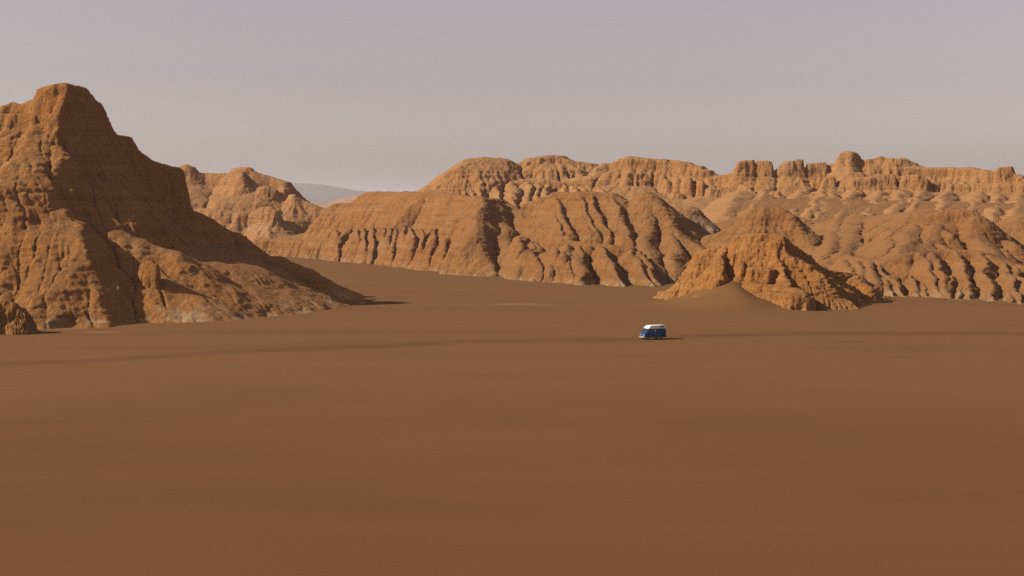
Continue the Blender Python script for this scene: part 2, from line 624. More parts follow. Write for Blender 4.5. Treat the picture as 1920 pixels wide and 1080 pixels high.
# cliff crest
L.ridge(PP((-160, 250, 352), (-60, 235, 350), (0, 207, 348), (12, 195, 348), (24, 189, 348), (45, 194, 348), (70, 181, 347), (81, 163, 346), (103, 158, 345), (125, 155, 345), (148, 162, 347), (162, 176, 349), (183, 197, 352), (189, 224, 354), (207, 246, 357), (217, 253, 358), (240, 255, 362), (252, 278, 364), (275, 294, 367), (297, 307, 371), (312, 307, 373), (330, 313, 376)),
        lin(2.2, 1), cliff, flute=(3.4, .9, 1.5, 4))
L.ridge(PP((270, 300, 366), (300, 308, 371), (338, 316, 377)), lin(2.2, 1), prof((0, 0), (1, .4), (1.7, 6), (3, 11), (8, 16), (20, 30)), flute=(3, .5, 1, 3), endk=1.2)
# the front corner under the summit
L.ridge(PP((125, 158, 345), (112, 196, 341), (103, 212, 339.5), (102, 240, 338), (103, 270, 335.5), (112, 300, 333), (122, 330, 330), (130, 355, 327.5), (134, 372, 326), (131, 395, 323)),
        prof((0, 0), (.8, .5), (2.2, 7), (5, 16), (12, 24), (30, 40), (60, 60)), prof((0, 0), (1, .5), (3, 4), (8, 8), (16, 15), (60, 50)), flute=(3.2, .8, 1.5, 5))
L.ridge(PP((131, 395, 323), (128, 412, 321), (118, 428, 318), (104, 448, 314), (90, 462, 311.5), (82, 482, 309)),
        prof((0, 0), (1.5, .6), (4, 5), (9, 10.5), (24, 18), (60, 46)), prof((0, 0), (3, .8), (9, 5), (30, 20), (60, 45)))
# upper left shoulder: band of cliff with smooth slopes below
L.ridge(PP((-80, 260, 345), (0, 214, 343), (45, 212, 342.5), (80, 214, 341.5), (100, 214, 340)), lin(2, 1), prof((0, 0), (.8, .3), (1.8, 3.5), (5, 6), (40, 38), (60, 60)), flute=(2.6, .6, .6, 2))
L.ridge(PP((20, 250, 341), (-5, 300, 332), (-40, 380, 318)), lin(.8, 3), lin(.9, 3))
L.ridge(PP((75, 232, 340), (50, 290, 331), (10, 345, 321), (-40, 395, 312)), lin(1.0, 2), lin(.8, 2))
L.ridge(PP((100, 270, 335), (75, 330, 327), (45, 385, 318), (20, 420, 312)), lin(1.2, 2), lin(.8, 2))
# shelf and lower noses on the left
L.ridge(PP((-160, 420, 318), (-40, 405, 318), (20, 405, 317), (70, 398, 319), (125, 388, 322)), lin(1, 2), prof((0, 0), (3, .8), (6, 2.6), (14, 7), (40, 27)))
L.ridge(PP((95, 458, 313), (60, 455, 311), (20, 462, 309), (-20, 470, 308), (-120, 470, 308)), lin(.75, 3), lin(.62, 3))
L.ridge(PP((84, 470, 310), (70, 500, 306.5), (60, 525, 304)), lin(1.5, 1.5), lin(.8, 2))
L.ridge(PP((-30, 520, 300), (30, 535, 300), (60, 548, 300.5), (100, 560, 301), (140, 568, 301.5), (180, 575, 302)), lin(1, 2), prof((0, 0), (1.5, .3), (2.6, 3.0), (8, 7), (20, 16)), flute=(2.6, .8, 1, 3))
# long lit rib in front, falling to the right
L.ridge(PP((150, 404, 328), (186, 420, 327), (250, 444, 326), (317, 468, 324.5), (360, 495, 324), (400, 518, 324), (450, 537, 327), (500, 550, 331), (560, 561, 338), (600, 571, 346)),
        lin(.55, 3), prof((0, 0), (3, 1.2), (14, 8.5), (26, 17), (60, 40)), flute=(6, .8, 4, 14))
L.ridge(PP((170, 455, 324), (200, 478, 321), (235, 490, 319), (262, 500, 317.5), (292, 520, 315), (320, 545, 313), (340, 570, 310)), lin(.7, 2), prof((0, 0), (2, 1.0), (8, 6), (40, 34)), flute=(4, 1.2, 2, 8))
L.fan(PP((330, 520, 324), (400, 540, 325), (480, 557, 329), (560, 566, 338), (620, 560, 350)), [G(*q) for q in ((330, 602), (410, 598), (490, 590), (570, 583), (655, 572))], 15, k=.95, bulge=.05, r=.5, jit=.4)
L.blur(1)
L.erode(40000, 45, .018)
L.terrace(.2, 1.5, 1.2)
L.blur(1, .6)
L.rough(.25, .12, 5)
o = L.mesh('hill', M_left, .24, .26)
tag(o, 'tall ochre butte with a sheer shadowed cliff and a long foot running out to a tip', None, 'structure')

# ------------------------------------------------------------------ middle ridge: flat crest, fluted foot
A = Land(-165, 62, 415, 745, .42, warp=(2.0, .06), seed=2.7)
pA = prof((0, 0), (3, .5), (10, 6.5), (19, 17), (21, 18.2), (24, 26), (28, 33), (80, 70))
A.ridge(PP((437, 432, 700), (500, 440, 684), (560, 441, 676), (608, 424, 668), (625, 396, 665), (640, 380, 663), (676, 380, 652), (682, 367, 650), (696, 359, 645), (731, 359, 630), (767, 359, 612), (808, 359, 592)),
        lin(.9, 3), pA, flute=(6.5, 1.6, 12, 22))
A.ridge(PP((767, 359, 612), (808, 359, 592), (864, 365, 563), (905, 369, 536), (930, 371, 539)), lin(.9, 3), prof((0, 0), (2, .7), (7, 7), (11, 13.5), (14, 18), (18, 30), (60, 70)))
# ledge over the flutes
A.ridge([G(px, py) for px, py in ()] or PP((480, 447, 676), (542, 449, 657), (612, 445, 633), (681, 442, 604), (722, 440, 586), (783, 440, 559), (831, 440, 537), (872, 442, 517)),
        lin(.9, 3), prof((0, 0), (1.5, .8), (4, 6), (8, 11.5), (14, 19), (40, 45)), flute=(5, 2.2, .5, 3))
A.fan(PP((620, 430, 632), (722, 425, 588), (831, 428, 540), (880, 432, 518)), [G(*q) for q in ((612, 488), (722, 498), (831, 511), (885, 515))], 19, k=2.1, bulge=.25, r=.5, end=.18, jit=.45)
# corner where the crest turns back
A.ridge(PP((905, 369, 533), (901, 400, 517), (892, 441, 503), (906, 480, 493), (925, 508, 484)), prof((0, 0), (2, 1), (8, 8), (40, 36)), prof((0, 0), (2, .8), (8, 6), (11, 13), (14, 19), (18, 30)))
A.ridge(PP((925, 392, 534), (942, 428, 516), (955, 465, 500), (965, 505, 484)), lin(.85, 1.5), lin(.8, 1.5))
A.ridge(PP((930, 371, 543), (947, 375, 544), (969, 391, 538), (989, 413, 526), (1017, 431, 509), (1040, 444, 495), (1059, 452, 483), (1093, 459, 468)),
        lin(.9, 2), prof((0, 0), (3, 1.6), (22, 16), (60, 40)))
A.fan(PP((965, 440, 502), (1000, 452, 490), (1040, 462, 476), (1080, 470, 464)), [G(*q) for q in ((955, 521), (1000, 527), (1045, 530), (1100, 534))], 9, k=1.5, bulge=.3, r=.7, shift=.12, end=.25, jit=.4)
A.blur(1, .35)
A.erode(30000, 30, .010)
A.terrace(.4, 1.3, 1.2)
A.blur(1, .5)
A.rough(.3, .1, 5)
o = A.mesh('hill', M_mid, .28, .5)
tag(o, 'flat topped brown ridge with a deeply fluted foot behind the open plain', None, 'structure')

# ------------------------------------------------------------------ second ridge with the pyramid
B = Land(-45, 120, 405, 620, .36, warp=(1.4, .08), seed=3.9)
B.ridge(PP((985, 380, 535), (1009, 374, 532), (1048, 360, 526), (1107, 359, 518), (1148, 362, 513), (1170, 374, 509), (1190, 392, 506)),
        lin(.6, 2), prof((0, 0), (2, .5), (4, 5), (7, 11), (11, 15.5), (26, 22), (90, 60)), flute=(6, .5, 2, 5))
B.fan(PP((1015, 376, 530), (1048, 364, 524), (1107, 362, 516), (1160, 368, 509)), PP((1020, 425, 497), (1050, 436, 492), (1107, 440, 487), (1190, 455, 476)), 7, k=1.05, bulge=.05, r=.2, shift=.08, jit=.5, end=.02)
B.ridge(PP((1040, 446, 478), (1093, 455, 470), (1130, 458, 467), (1180, 462, 463)), lin(.8, 2), prof((0, 0), (1.5, 1), (5, 6), (12, 14.5), (30, 34)))
B.fan(PP((1055, 456, 470), (1120, 459, 465), (1170, 466, 461), (1215, 470, 459)), [G(*q) for q in ((1059, 531), (1112, 535), (1185, 538), (1250, 535))], 6, k=1.1, bulge=.05, r=.2, shift=.07, jit=.5, end=.03)
# pyramid
B.ridge(PP((1172, 395, 510), (1190, 372, 508), (1206, 361, 506), (1216, 358, 504), (1226, 363, 502), (1240, 386, 496), (1254, 412, 489), (1276, 437, 479), (1315, 468, 468), (1330, 490, 462)),
        lin(.9, 2), prof((0, 0), (1.5, .6), (6, 6), (40, 29), (60, 45)), flute=(4, 1.2, 8, 20))
B.ridge(PP((1218, 359, 504), (1212, 400, 494), (1215, 440, 480), (1222, 480, 463), (1232, 515, 448)), lin(1.0, 1.5), lin(.9, 1.5))
B.ridge(PP((1262, 425, 484), (1265, 470, 467), (1262, 510, 450)), lin(1.0, 1))
B.blur(1, .35)
B.erode(24000, 30, .016)
B.terrace(.4, 1.2, 1.2)
B.blur(1, .5)
B.rough(.25, .12, 5)
o = B.mesh('hill', M_mid, .26, .5)
tag(o, 'brown ridge of slanting spurs ending in a pointed pyramid peak', None, 'structure')

# ------------------------------------------------------------------ hill behind the left butte
K = Land(-240, -55, 640, 800, .5, warp=(2.0, .06), seed=5.2)
K.ridge(PP((240, 400, 730), (500, 415, 725), (620, 425, 722)), prof((0, 0), (60, 14), (120, 40)))
K.ridge(PP((250, 325, 735), (320, 316, 732), (337, 311, 731), (350, 308, 730), (363, 312, 730), (378, 324, 730), (405, 325, 731), (431, 324, 731), (443, 314, 730), (452, 312, 729), (470, 313, 728), (487, 324, 727), (514, 334, 724), (535, 340, 722), (542, 348, 721)),
        lin(1.0, 2), prof((0, 0), (2, .6), (5, 8), (9, 11.5), (26, 18), (30, 21.5), (34, 27), (60, 44)), flute=(7, .6, 2, 5))
K.ridge(PP((452, 313, 729), (458, 326, 722), (456, 345, 718), (454, 358, 716)), prof((0, 0), (1, .5), (4, 7), (12, 14), (60, 50)), lin(1.2, 3))
K.ridge(PP((490, 350, 716), (502, 347, 715), (520, 355, 714)), prof((0, 0), (2, .5), (4, 6), (12, 12), (60, 50)), flute=(3, 1, 1, 4))
K.ridge(PP((533, 341, 719), (541, 352, 716)), prof((0, 0), (1.5, .5), (4, 6), (12, 12), (60, 50)))
K.ridge(PP((543, 364, 712), (551, 364, 711), (570, 376, 710), (587, 381, 709), (600, 386, 708), (614, 392, 706), (625, 405, 704)), lin(1, 2), prof((0, 0), (1, .4), (4, 5), (14, 12), (60, 50)), flute=(5, 1.8, 2, 6))
K.ridge(PP((470, 400, 694), (490, 388, 692), (502, 386, 691), (512, 392, 690), (520, 412, 689)), prof((0, 0), (2, .5), (5, 8), (14, 15), (60, 50)), flute=(4, 1.2, 1, 4))
K.ridge(PP((340, 392, 702), (380, 391, 700), (420, 393, 697), (460, 398, 695)), lin(.3, 3), prof((0, 0), (3, .7), (6, 6), (12, 11), (60, 50)), flute=(5, 2.2, 1, 6))
K.blur(1)
K.erode(20000, 30, .014)
K.terrace(.4, 1.6, 1.2)
K.blur(1, .5)
K.rough(.3, .08, 5)
o = K.mesh('hill', M_back, .22, .35)
tag(o, 'tan mesa with small crags stepping down, behind the foot of the tall butte', None, 'structure')

# ------------------------------------------------------------------ back range, middle part
C = Land(-60, 150, 560, 760, .5, warp=(2.2, .055), seed=6.6)
pC = prof((0, 0), (5, .8), (8, 4), (16, 7.5), (20, 12), (36, 20), (60, 34), (120, 70))
C.ridge(PP((770, 385, 666), (808, 360, 667), (836, 336, 669), (864, 313, 672), (880, 302, 674), (893, 296, 675), (911, 293, 676), (933, 296, 676), (961, 308, 676)), lin(.6, 4), prof((0, 0), (6, 1.5), (16, 9), (24, 16), (60, 38), (120, 70)), flute=(9, 3, 8, 18))
C.ridge(PP((955, 312, 680), (975, 303, 682), (1003, 294, 684), (1030, 290, 685), (1045, 290, 685), (1082, 301, 684), (1107, 305, 682), (1129, 313, 680)), lin(.6, 4), pC, flute=(7, 2.4, 3, 9))
C.ridge(PP((1120, 315, 668), (1140, 305, 667), (1163, 296, 666), (1175, 293, 665), (1192, 293, 664), (1225, 297, 662), (1259, 299, 659), (1290, 303, 655), (1312, 311, 652), (1322, 318, 650), (1334, 329, 648)), lin(.6, 4), prof((0, 0), (3, .6), (5, 5), (12, 8.5), (16, 14), (36, 22), (60, 34), (120, 70)), flute=(6, 2.2, 2, 6))
C.ridge(PP((960, 340, 662), (1000, 334, 662), (1050, 340, 658), (1085, 345, 655)), lin(.4, 2), prof((0, 0), (2, .5), (4, 5), (12, 12), (50, 34)), flute=(5, 2.4, 1, 5))
C.ridge(PP((1055, 335, 668), (1110, 330, 662), (1118, 340, 658), (1150, 356, 652)), lin(.8, 2), lin(1.1, 2))
C.ridge(PP((870, 340, 668), (905, 345, 660), (935, 352, 655)), lin(.8, 2), lin(1.2, 2), flute=(5, 1.6, 2, 6))
C.fan(PP((850, 345, 664), (950, 338, 660), (1050, 346, 652), (1130, 350, 646)), PP((850, 385, 638), (950, 385, 632), (1050, 385, 626), (1150, 388, 620)), 12, k=1.15, bulge=.08, r=.5, jit=.45)
# buttresses under the right crest
for q in ((1244, 335, 645), (1262, 330, 643), (1278, 328, 641), (1300, 335, 639), (1325, 345, 636)):
    a_ = P(*q)
    C.ridge([a_, (a_[0] + 1, a_[1] - 5, a_[2] - 1.0)], prof((0, 0), (1.6, .6), (2.8, 7), (8, 11), (50, 38)))
C.ridge(PP((1265, 362, 620), (1273, 357, 618), (1292, 366, 616)), prof((0, 0), (1, .5), (3, 6), (9, 10), (50, 38)))
C.ridge(PP((1330, 352, 620), (1350, 352, 616), (1370, 360, 612)), prof((0, 0), (1.5, .5), (3, 5), (9, 9), (50, 34)), flute=(3, 1, 1, 3))
C.ridge(PP((1200, 375, 600), (1320, 370, 600), (1420, 372, 600)), prof((0, 0), (60, 16), (120, 50)))
C.blur(1, .35)
C.erode(40000, 35, .03)
C.terrace(.3, 2.1, 1.0)
C.blur(1, .5)
C.rough(.35, .08, 5)
o = C.mesh('hill', M_back, .42, .7)
tag(o, 'rounded tan range with banded cliffs on the skyline above the pyramid peak', None, 'structure')

# ------------------------------------------------------------------ back plateau on the right
D = Land(70, 330, 470, 720, .55, warp=(1.8, .06), seed=7.3)
D.ridge(PP((1340, 362, 628), (1500, 362, 622), (1640, 360, 612), (1760, 360, 602), (1920, 362, 585), (2150, 365, 560)), lin(.5, 3), prof((0, 0), (12, 1.5), (60, 13), (130, 32), (170, 60)), flute=(9, 3, 10, 40))
D.ridge(PP((1330, 332, 640), (1376, 324, 638), (1450, 319, 636), (1512, 313, 634), (1560, 307, 632), (1640, 306, 626), (1700, 305, 622), (1735, 313, 618), (1793, 315, 612), (1823, 313, 608), (1866, 319, 602), (1905, 327, 598), (1920, 335, 596), (2000, 330, 588), (2150, 335, 575)),
        lin(.5, 4), prof((0, 0), (3, .6), (5.5, 5), (10, 7), (13, 11), (30, 17), (120, 45)), flute=(5, 2.4, 1.5, 5))
blk = prof((0, 0), (1.4, .25), (2.2, 5), (4, 8), (20, 20), (60, 40))
for q in (((1380, 318, 635), (1390, 303, 634), (1413.5, 300, 633)), ((1421.5, 300, 633), (1446, 301, 632)), ((1456, 316, 632), (1472, 301, 631), (1508, 299, 630)), ((1520, 306, 630), (1546, 303, 629)),
          ((1570, 293, 628), (1577, 286, 628), (1598, 285, 627), (1610, 296, 627)), ((1612, 299, 627), (1636, 297, 626), (1648, 293, 625), (1664, 297, 624), (1695, 296, 622), (1712, 303, 621), (1730, 312, 619)),
          ((1868, 318, 600), (1874, 312, 600), (1895, 312, 599))):
    D.ridge(PP(*q), blk, flute=(2.6, .5, .6, 2))
for q in (((1540, 335, 618), (1560, 331, 617)), ((1600, 336, 614), (1640, 330, 612), (1675, 326, 611)), ((1690, 330, 609), (1712, 326, 608), (1735, 334, 606)), ((1780, 345, 602), (1850, 343, 596), (1920, 340, 590), (2050, 340, 580))):
    D.ridge(PP(*q), prof((0, 0), (1.6, .5), (2.8, 5), (9, 9), (60, 34)), flute=(3.4, 1.4, .8, 3))
for q in (((1500, 368, 590), (1520, 362, 588), (1545, 372, 585)), ((1390, 345, 610), (1400, 352, 604), (1425, 380, 590)), ((1640, 372, 575), (1660, 366, 573), (1690, 375, 570)), ((1762, 372, 560), (1775, 369, 558), (1795, 380, 556)),
          ((1820, 378, 552), (1838, 371, 550), (1855, 385, 548)), ((1890, 395, 540), (1920, 380, 538), (1960, 385, 536))):
    D.ridge(PP(*q), prof((0, 0), (1.4, .5), (4, 4.5), (12, 9), (60, 30)), flute=(3, 1.0, 1, 4))
D.fan(PP((1380, 354, 612), (1500, 354, 606), (1700, 356, 592), (2050, 362, 560)), PP((1350, 398, 545), (1500, 405, 535), (1700, 408, 515), (2050, 420, 480)), 15, k=.42, bulge=.10, r=.6, jit=.5)
for i in range(18):
    px, py = D.rng.uniform(1370, 2050), D.rng.uniform(354, 402)
    Y = 612 - (px - 1400) * .06 - (py - 352) * 1.9
    j = np.clip(int((Y - D.ys[0]) / D.step), 0, len(D.ys) - 1)
    X = (px - 960) * Y / F_PX
    i_ = np.clip(int((X - D.xs[0]) / D.step), 0, len(D.xs) - 1)
    z = D.H[j, i_] + D.rng.uniform(.4, 1.8)
    ln = D.rng.uniform(1, 6)
    D.ridge([(X, Y, z), (X + ln, Y + D.rng.uniform(-4, 2), z - D.rng.uniform(0, 1))], prof((0, 0), (.8, .5), (2.5, 2.2), (9, 5), (60, 34)), flute=(2.6, .8, .6, 3))
D.blur(1, .35)
D.erode(46000, 40, .03)
D.terrace(.75, 2.1, 1.0)
D.blur(1, .5)
D.rough(.5, .07, 5)
o = D.mesh('hill', M_back, .42, .7)
tag(o, 'high plateau rimmed with blocky crags along the skyline', None, 'structure')

# ------------------------------------------------------------------ right slopes with the square cap
E = Land(52, 245, 335, 590, .36, warp=(1.6, .07), seed=8.8)
E.ridge(PP((1420, 372, 575), (1560, 374, 565), (1700, 376, 555), (1850, 380, 540), (2100, 385, 520)), lin(.5, 3), prof((0, 0), (20, 3), (60, 11), (110, 19), (160, 30), (200, 60)), flute=(10, 3, 10, 60))
E.ridge(PP((1340, 455, 520), (1400, 440, 505), (1440, 432, 495)), lin(.3, 2), lin(.35, 2))
# small butte right behind the near rock
E.ridge(PP((1400, 398, 482), (1412, 390, 481), (1435, 388, 480), (1455, 389, 479), (1470, 393, 478), (1482, 402, 476), (1497, 432, 470), (1520, 462, 462), (1545, 480, 455)), lin(.8, 2), prof((0, 0), (1.5, .4), (3.5, 6), (10, 11), (60, 40)), flute=(3, .9, 1, 4))
E.ridge(PP((1380, 420, 488), (1340, 440, 490), (1300, 462, 492)), lin(.7, 2), lin(.6, 2))
# mass with the cap
E.ridge(PP((1600, 408, 505), (1660, 402, 490), (1702, 397, 478), (1727, 391, 472), (1750, 393, 468), (1768, 396, 464)), lin(.5, 3), prof((0, 0), (4, 1), (30, 13), (80, 34)), flute=(6, 2, 6, 18))
E.ridge(PP((1768, 396, 463), (1785, 393, 461), (1815, 393, 459), (1820, 400, 458)), lin(1, 2), prof((0, 0), (2.2, .3), (3.2, 6.5), (6, 9.5), (20, 18), (60, 40)), flute=(3, .7, 1, 3))
E.ridge(PP((1820, 400, 458), (1826, 436, 448), (1850, 462, 436), (1887, 493, 420), (1925, 530, 400)), lin(.7, 2), lin(.95, 1.5))
E.ridge(PP((1755, 420, 452), (1735, 450, 440), (1715, 470, 428), (1700, 480, 420)), lin(.8, 2), lin(1.1, 2))
E.ridge(PP((1540, 475, 452), (1580, 478, 440), (1620, 485, 428), (1660, 488, 420), (1700, 478, 420), (1760, 465, 424), (1830, 470, 420), (1900, 500, 402), (1990, 500, 395), (2100, 505, 385)), lin(.3, 2), prof((0, 0), (1.5, 1.2), (5, 7.5), (11, 15.5), (60, 60)))
E.fan(PP((1640, 488, 424), (1700, 478, 420), (1770, 468, 422), (1840, 474, 416), (1910, 505, 398), (1990, 505, 392)), [G(*q) for q in ((1668, 556), (1720, 556), (1785, 561), (1860, 566), (1925, 571), (2020, 576))], 8, k=1.0, bulge=.03, r=.2, shift=.06, jit=.5, end=.02)
E.fan(PP((1650, 520, 404), (1720, 516, 402), (1790, 515, 398), (1860, 522, 388), (1930, 535, 374), (2020, 540, 368)), [G(*q) for q in ((1668, 556), (1720, 556), (1785, 561), (1860, 566), (1925, 571), (2020, 576))], 13, k=1.2, bulge=.03, r=.2, jit=.6, end=.05)
E.fan(PP((1560, 480, 446), (1600, 482, 436), (1640, 488, 426)), [G(*q) for q in ((1590, 550), (1630, 552), (1665, 555))], 3, k=1.1, bulge=.2, r=1)
# beyond the right edge of the picture
E.ridge(PP((1880, 440, 470), (1920, 400, 480), (1990, 395, 480), (2100, 400, 470)), lin(.5, 2), prof((0, 0), (3, 1), (30, 15), (80, 40)), flute=(5, 2, 4, 14))
E.fan(PP((1540, 405, 520), (1640, 400, 500), (1730, 396, 478)), PP((1530, 470, 455), (1600, 480, 440), (1690, 476, 425)), 5, k=.36, bulge=.04, r=.8, jit=.9)
for i in range(34):
    px, py = E.rng.uniform(1490, 2000), E.rng.uniform(398, 500)
    Y = 520 - (py - 395) * 1.05 - (px - 1500) * .05
    j = np.clip(int((Y - E.ys[0]) / E.step), 0, len(E.ys) - 1)
    X = (px - 960) * Y / F_PX
    i_ = np.clip(int((X - E.xs[0]) / E.step), 0, len(E.xs) - 1)
    z = E.H[j, i_] + E.rng.uniform(.2, 1.0)
    ln = E.rng.uniform(1, 5)
    E.ridge([(X, Y, z), (X + ln * .5, Y - ln, z - ln * .3)], lin(E.rng.uniform(.7, 1.3), .6))
E.ridge(PP((1258, 430, 520), (1280, 398, 516), (1296, 387, 513), (1306, 392, 511), (1320, 420, 507), (1332, 440, 503)), lin(1, 1), lin(1, 1.2), flute=(4, 1.2, 1, 6))
E.blur(1, .35)
E.erode(60000, 45, .03)
E.terrace(.4, 1.2, 1.2)
E.blur(1, .5)
E.rough(.3, .1, 5)
o = E.mesh('hill', M_mid, .28, .5)
tag(o, 'wide gullied slope carrying a square topped crag, its spurs meeting the plain', None, 'structure')

# ------------------------------------------------------------------ near rock on the right
R = Land(28, 105, 312, 392, .2, warp=(1.0, .14), seed=3.3)
pR = prof((0, 0), (1.0, .3), (3, 3), (7, 9), (14, 19), (40, 45))
R.ridge(PP((1228, 557, 379), (1245, 545, 377), (1275, 532, 373), (1300, 505, 369), (1312, 477, 367), (1322, 467, 366), (1350, 460, 364), (1375, 451, 362), (1395, 441, 360), (1420, 437, 358), (1448, 438, 356), (1462, 442, 354)), lin(1.1, 1), pR, flute=(5, .9, 1.5, 6))
R.ridge(PP((1462, 442, 354), (1487, 462, 358), (1520, 482, 363), (1557, 507, 368), (1600, 512, 373), (1625, 529, 374), (1642, 548, 373), (1650, 560, 371)), lin(1.1, 1), prof((0, 0), (1, .4), (3, 3.5), (12, 9), (40, 28)), flute=(5, 1.6, 2, 7))
R.ridge(PP((1462, 442, 354), (1452, 460, 352.5), (1451, 476, 350), (1470, 500, 346), (1476, 520, 343), (1482, 530, 340)), prof((0, 0), (.6, .3), (1.8, 4), (6, 10), (40, 40)), prof((0, 0), (.6, .2), (2, 3), (8, 9), (40, 40)), flute=(2.6, .8, 1, 4))
R.ridge(PP((1405, 500, 350), (1420, 498, 348), (1450, 505, 346)), prof((0, 0), (.8, .3), (2.2, 4), (6, 9), (40, 40)), flute=(2.2, .7, 1, 3))
R.ridge(PP((1400, 526, 348), (1430, 532, 344), (1460, 534, 341), (1488, 540, 338), (1500, 548, 335)), prof((0, 0), (1.2, .3), (2.2, 3), (6, 6), (40, 40)), flute=(2, .8, .8, 2.5))
R.ridge(PP((1425, 548, 341), (1450, 548, 337), (1480, 549, 333.5), (1505, 551, 331.5), (1518, 557, 331)), prof((0, 0), (1.6, .25), (2.6, 3), (5, 6), (40, 40)), flute=(2.2, .7, .8, 2.5))
R.ridge(PP((1360, 462, 361), (1350, 478, 357), (1344, 500, 352.5), (1342, 524, 348.5)), prof((0, 0), (.7, .3), (2.2, 4), (6, 8.5), (40, 40)), lin(1.5, .8))
R.ridge(PP((1396, 470, 358), (1392, 490, 354), (1391, 512, 350.5)), lin(1.7, .6))
R.ridge(PP((1310, 500, 366), (1300, 525, 362), (1285, 540, 361)), lin(1.2, 1))
R.ridge(PP((1560, 520, 361), (1575, 535, 358), (1580, 552, 356)), lin(1.0, 1))
R.ridge(PP((1605, 515, 366), (1622, 535, 362), (1632, 552, 361)), lin(1.1, 1))
R.blur(1)
R.erode(30000, 40, .028)
R.terrace(.6, .8, 1.2)
R.blur(1, .4)
R.rough(.2, .25, 5)
o = R.mesh('rock_outcrop', M_near, .4, .45)
tag(o, 'bright orange rock outcrop with layered corner and sand blown against its left side', 'rock outcrop')

# ------------------------------------------------------------------ rocks at the foot of the left butte
r1 = Land(-118, -88, 266, 292, .15, warp=(.8, .25), seed=2.2)
r1.ridge(PP((-60, 560, 277), (0, 560, 278), (25, 566, 278), (38, 575, 278), (43, 590, 278)), prof((0, 0), (1, .3), (2.2, 3.2), (4, 6), (20, 30)), flute=(1.6, .6, .6, 2))
r1.terrace(.5, .7, 1.2)
r1.rough(.2, .5, 4)
o = r1.mesh('rock', M_near, .25, .25)
tag(o, 'rugged orange rock standing alone on the sand before the tall butte', 'rock')
r2 = Land(-100, -82, 291, 306, .13, warp=(.6, .3), seed=5.8)
r2.ridge(PP((148, 573, 299), (165, 567, 298), (178, 570, 298), (186, 580, 298)), prof((0, 0), (.8, .3), (1.8, 2), (3, 4.5), (20, 30)), flute=(1.4, .5, .6, 2))
r2.terrace(.6, .6, 1.2)
r2.rough(.15, .6, 4)
o = r2.mesh('boulder', M_near, .22, .25)
tag(o, 'squat layered boulder with pale salt beside it at the foot of the butte', 'boulder')
r3 = Land(-86, -72, 298, 322, .13, warp=(.5, .3), seed=6.1)
for q in (((266, 494, 311), (272, 491, 310.5)), ((276, 490, 310), (282, 490, 309.5)), ((286, 492, 309.5), (291, 495, 309.5))):
    r3.ridge(PP(*q), prof((0, 0), (.5, .3), (.9, 3), (1.6, 6), (20, 30)))
r3.rough(.12, .6, 4)
o = r3.mesh('rock_pinnacle', M_near, .18, .2, cut=2.0)
tag(o, 'thumb shaped rock pinnacle split by two clefts, on the sunlit lower slope', 'rock')

# ------------------------------------------------------------------ loose stones along the feet of the hills
rg = np.random.RandomState(11)
ico_v = np.array([(0, 0, 1), (.9, 0, .2), (.28, .85, .25), (-.72, .53, .2), (-.72, -.53, .3), (.28, -.85, .2), (0, 0, -.6)])
ico_f = [(0, 1, 2), (0, 2, 3), (0, 3, 4), (0, 4, 5), (0, 5, 1), (6, 2, 1), (6, 3, 2), (6, 4, 3), (6, 5, 4), (6, 1, 5)]
sv, sf = [], []
for line, n_, spread in ((((40, 614), (150, 607), (330, 602), (480, 592), (570, 584), (655, 572), (675, 566)), 420, 2.2),
                         (((1232, 558), (1300, 548), (1345, 545)), 60, 1.2), (((1425, 572), (1465, 589), (1525, 590), (1560, 580), (1650, 567)), 170, 1.6),
                         (((500, 479), (612, 488), (722, 498), (831, 511), (947, 520), (1059, 531), (1168, 538), (1250, 535)), 520, 3.5),
                         (((1650, 556), (1720, 557), (1860, 567), (1925, 572), (2020, 577)), 330, 3.0)):
    pts_ = np.array([G(*q)[:2] for q in line])
    sg = np.r_[0, np.cumsum(np.hypot(*np.diff(pts_, axis=0).T))]
    for i in range(n_):
        u = rg.rand() * sg[-1]
        x = np.interp(u, sg, pts_[:, 0]) + rg.normal() * spread * .5
        y = np.interp(u, sg, pts_[:, 1]) - abs(rg.normal()) * spread + .5
        r = .10 + .5 * rg.rand() ** 5
        z = float(drift(np.array([x]), np.array([y]))[0])
        an = rg.rand() * 6.28
        V_ = ico_v * rg.uniform(.6, 1.3, (7, 1)) * (r, r * rg.uniform(.6, 1), r * rg.uniform(.5, .9))
        V_ = np.stack([V_[:, 0] * math.cos(an) - V_[:, 1] * math.sin(an), V_[:, 0] * math.sin(an) + V_[:, 1] * math.cos(an), V_[:, 2]], 1)
        k = len(sv) * 7
        sv.append(V_ + (x, y, z))
        sf += [tuple(k + q for q in f_) for f_ in ico_f]
me = bpy.data.meshes.new('rubble')
me.from_pydata(np.concatenate(sv).tolist(), [], sf)
me.materials.append(M_mid)
o = bpy.data.objects.new('rubble', me)
COL.objects.link(o)
tag(o, 'small loose stones strewn along the feet of the hills', None, 'stuff')

# ------------------------------------------------------------------ the van
def plain_mat(name, col, rough=.5, metal=0., spec=.5, dust=.25):
    m_, t_, b_ = new_mat(name)
    tc = N_(t_, 'ShaderNodeTexCoord')
    nz = noise(t_, tc.outputs['Object'], 3.0, 5, .6)
    sp_ = N_(t_, 'ShaderNodeSeparateXYZ')
    t_.links.new(tc.outputs['Object'], sp_.inputs[0])
    lowd = math_(t_, 'ADD', mapr(t_, sp_.outputs[2], 1.3, .4, 0, dust * 1.3), mapr(t_, nz, .4, .7, 0, dust * .6))
    t_.links.new(mixc(t_, lowd, col, (.20, .12, .07)), b_.inputs['Base Color'])
    b_.inputs['Roughness'].default_value = rough
    b_.inputs['Metallic'].default_value = metal
    b_.inputs['Specular IOR Level'].default_value = spec
    return m_


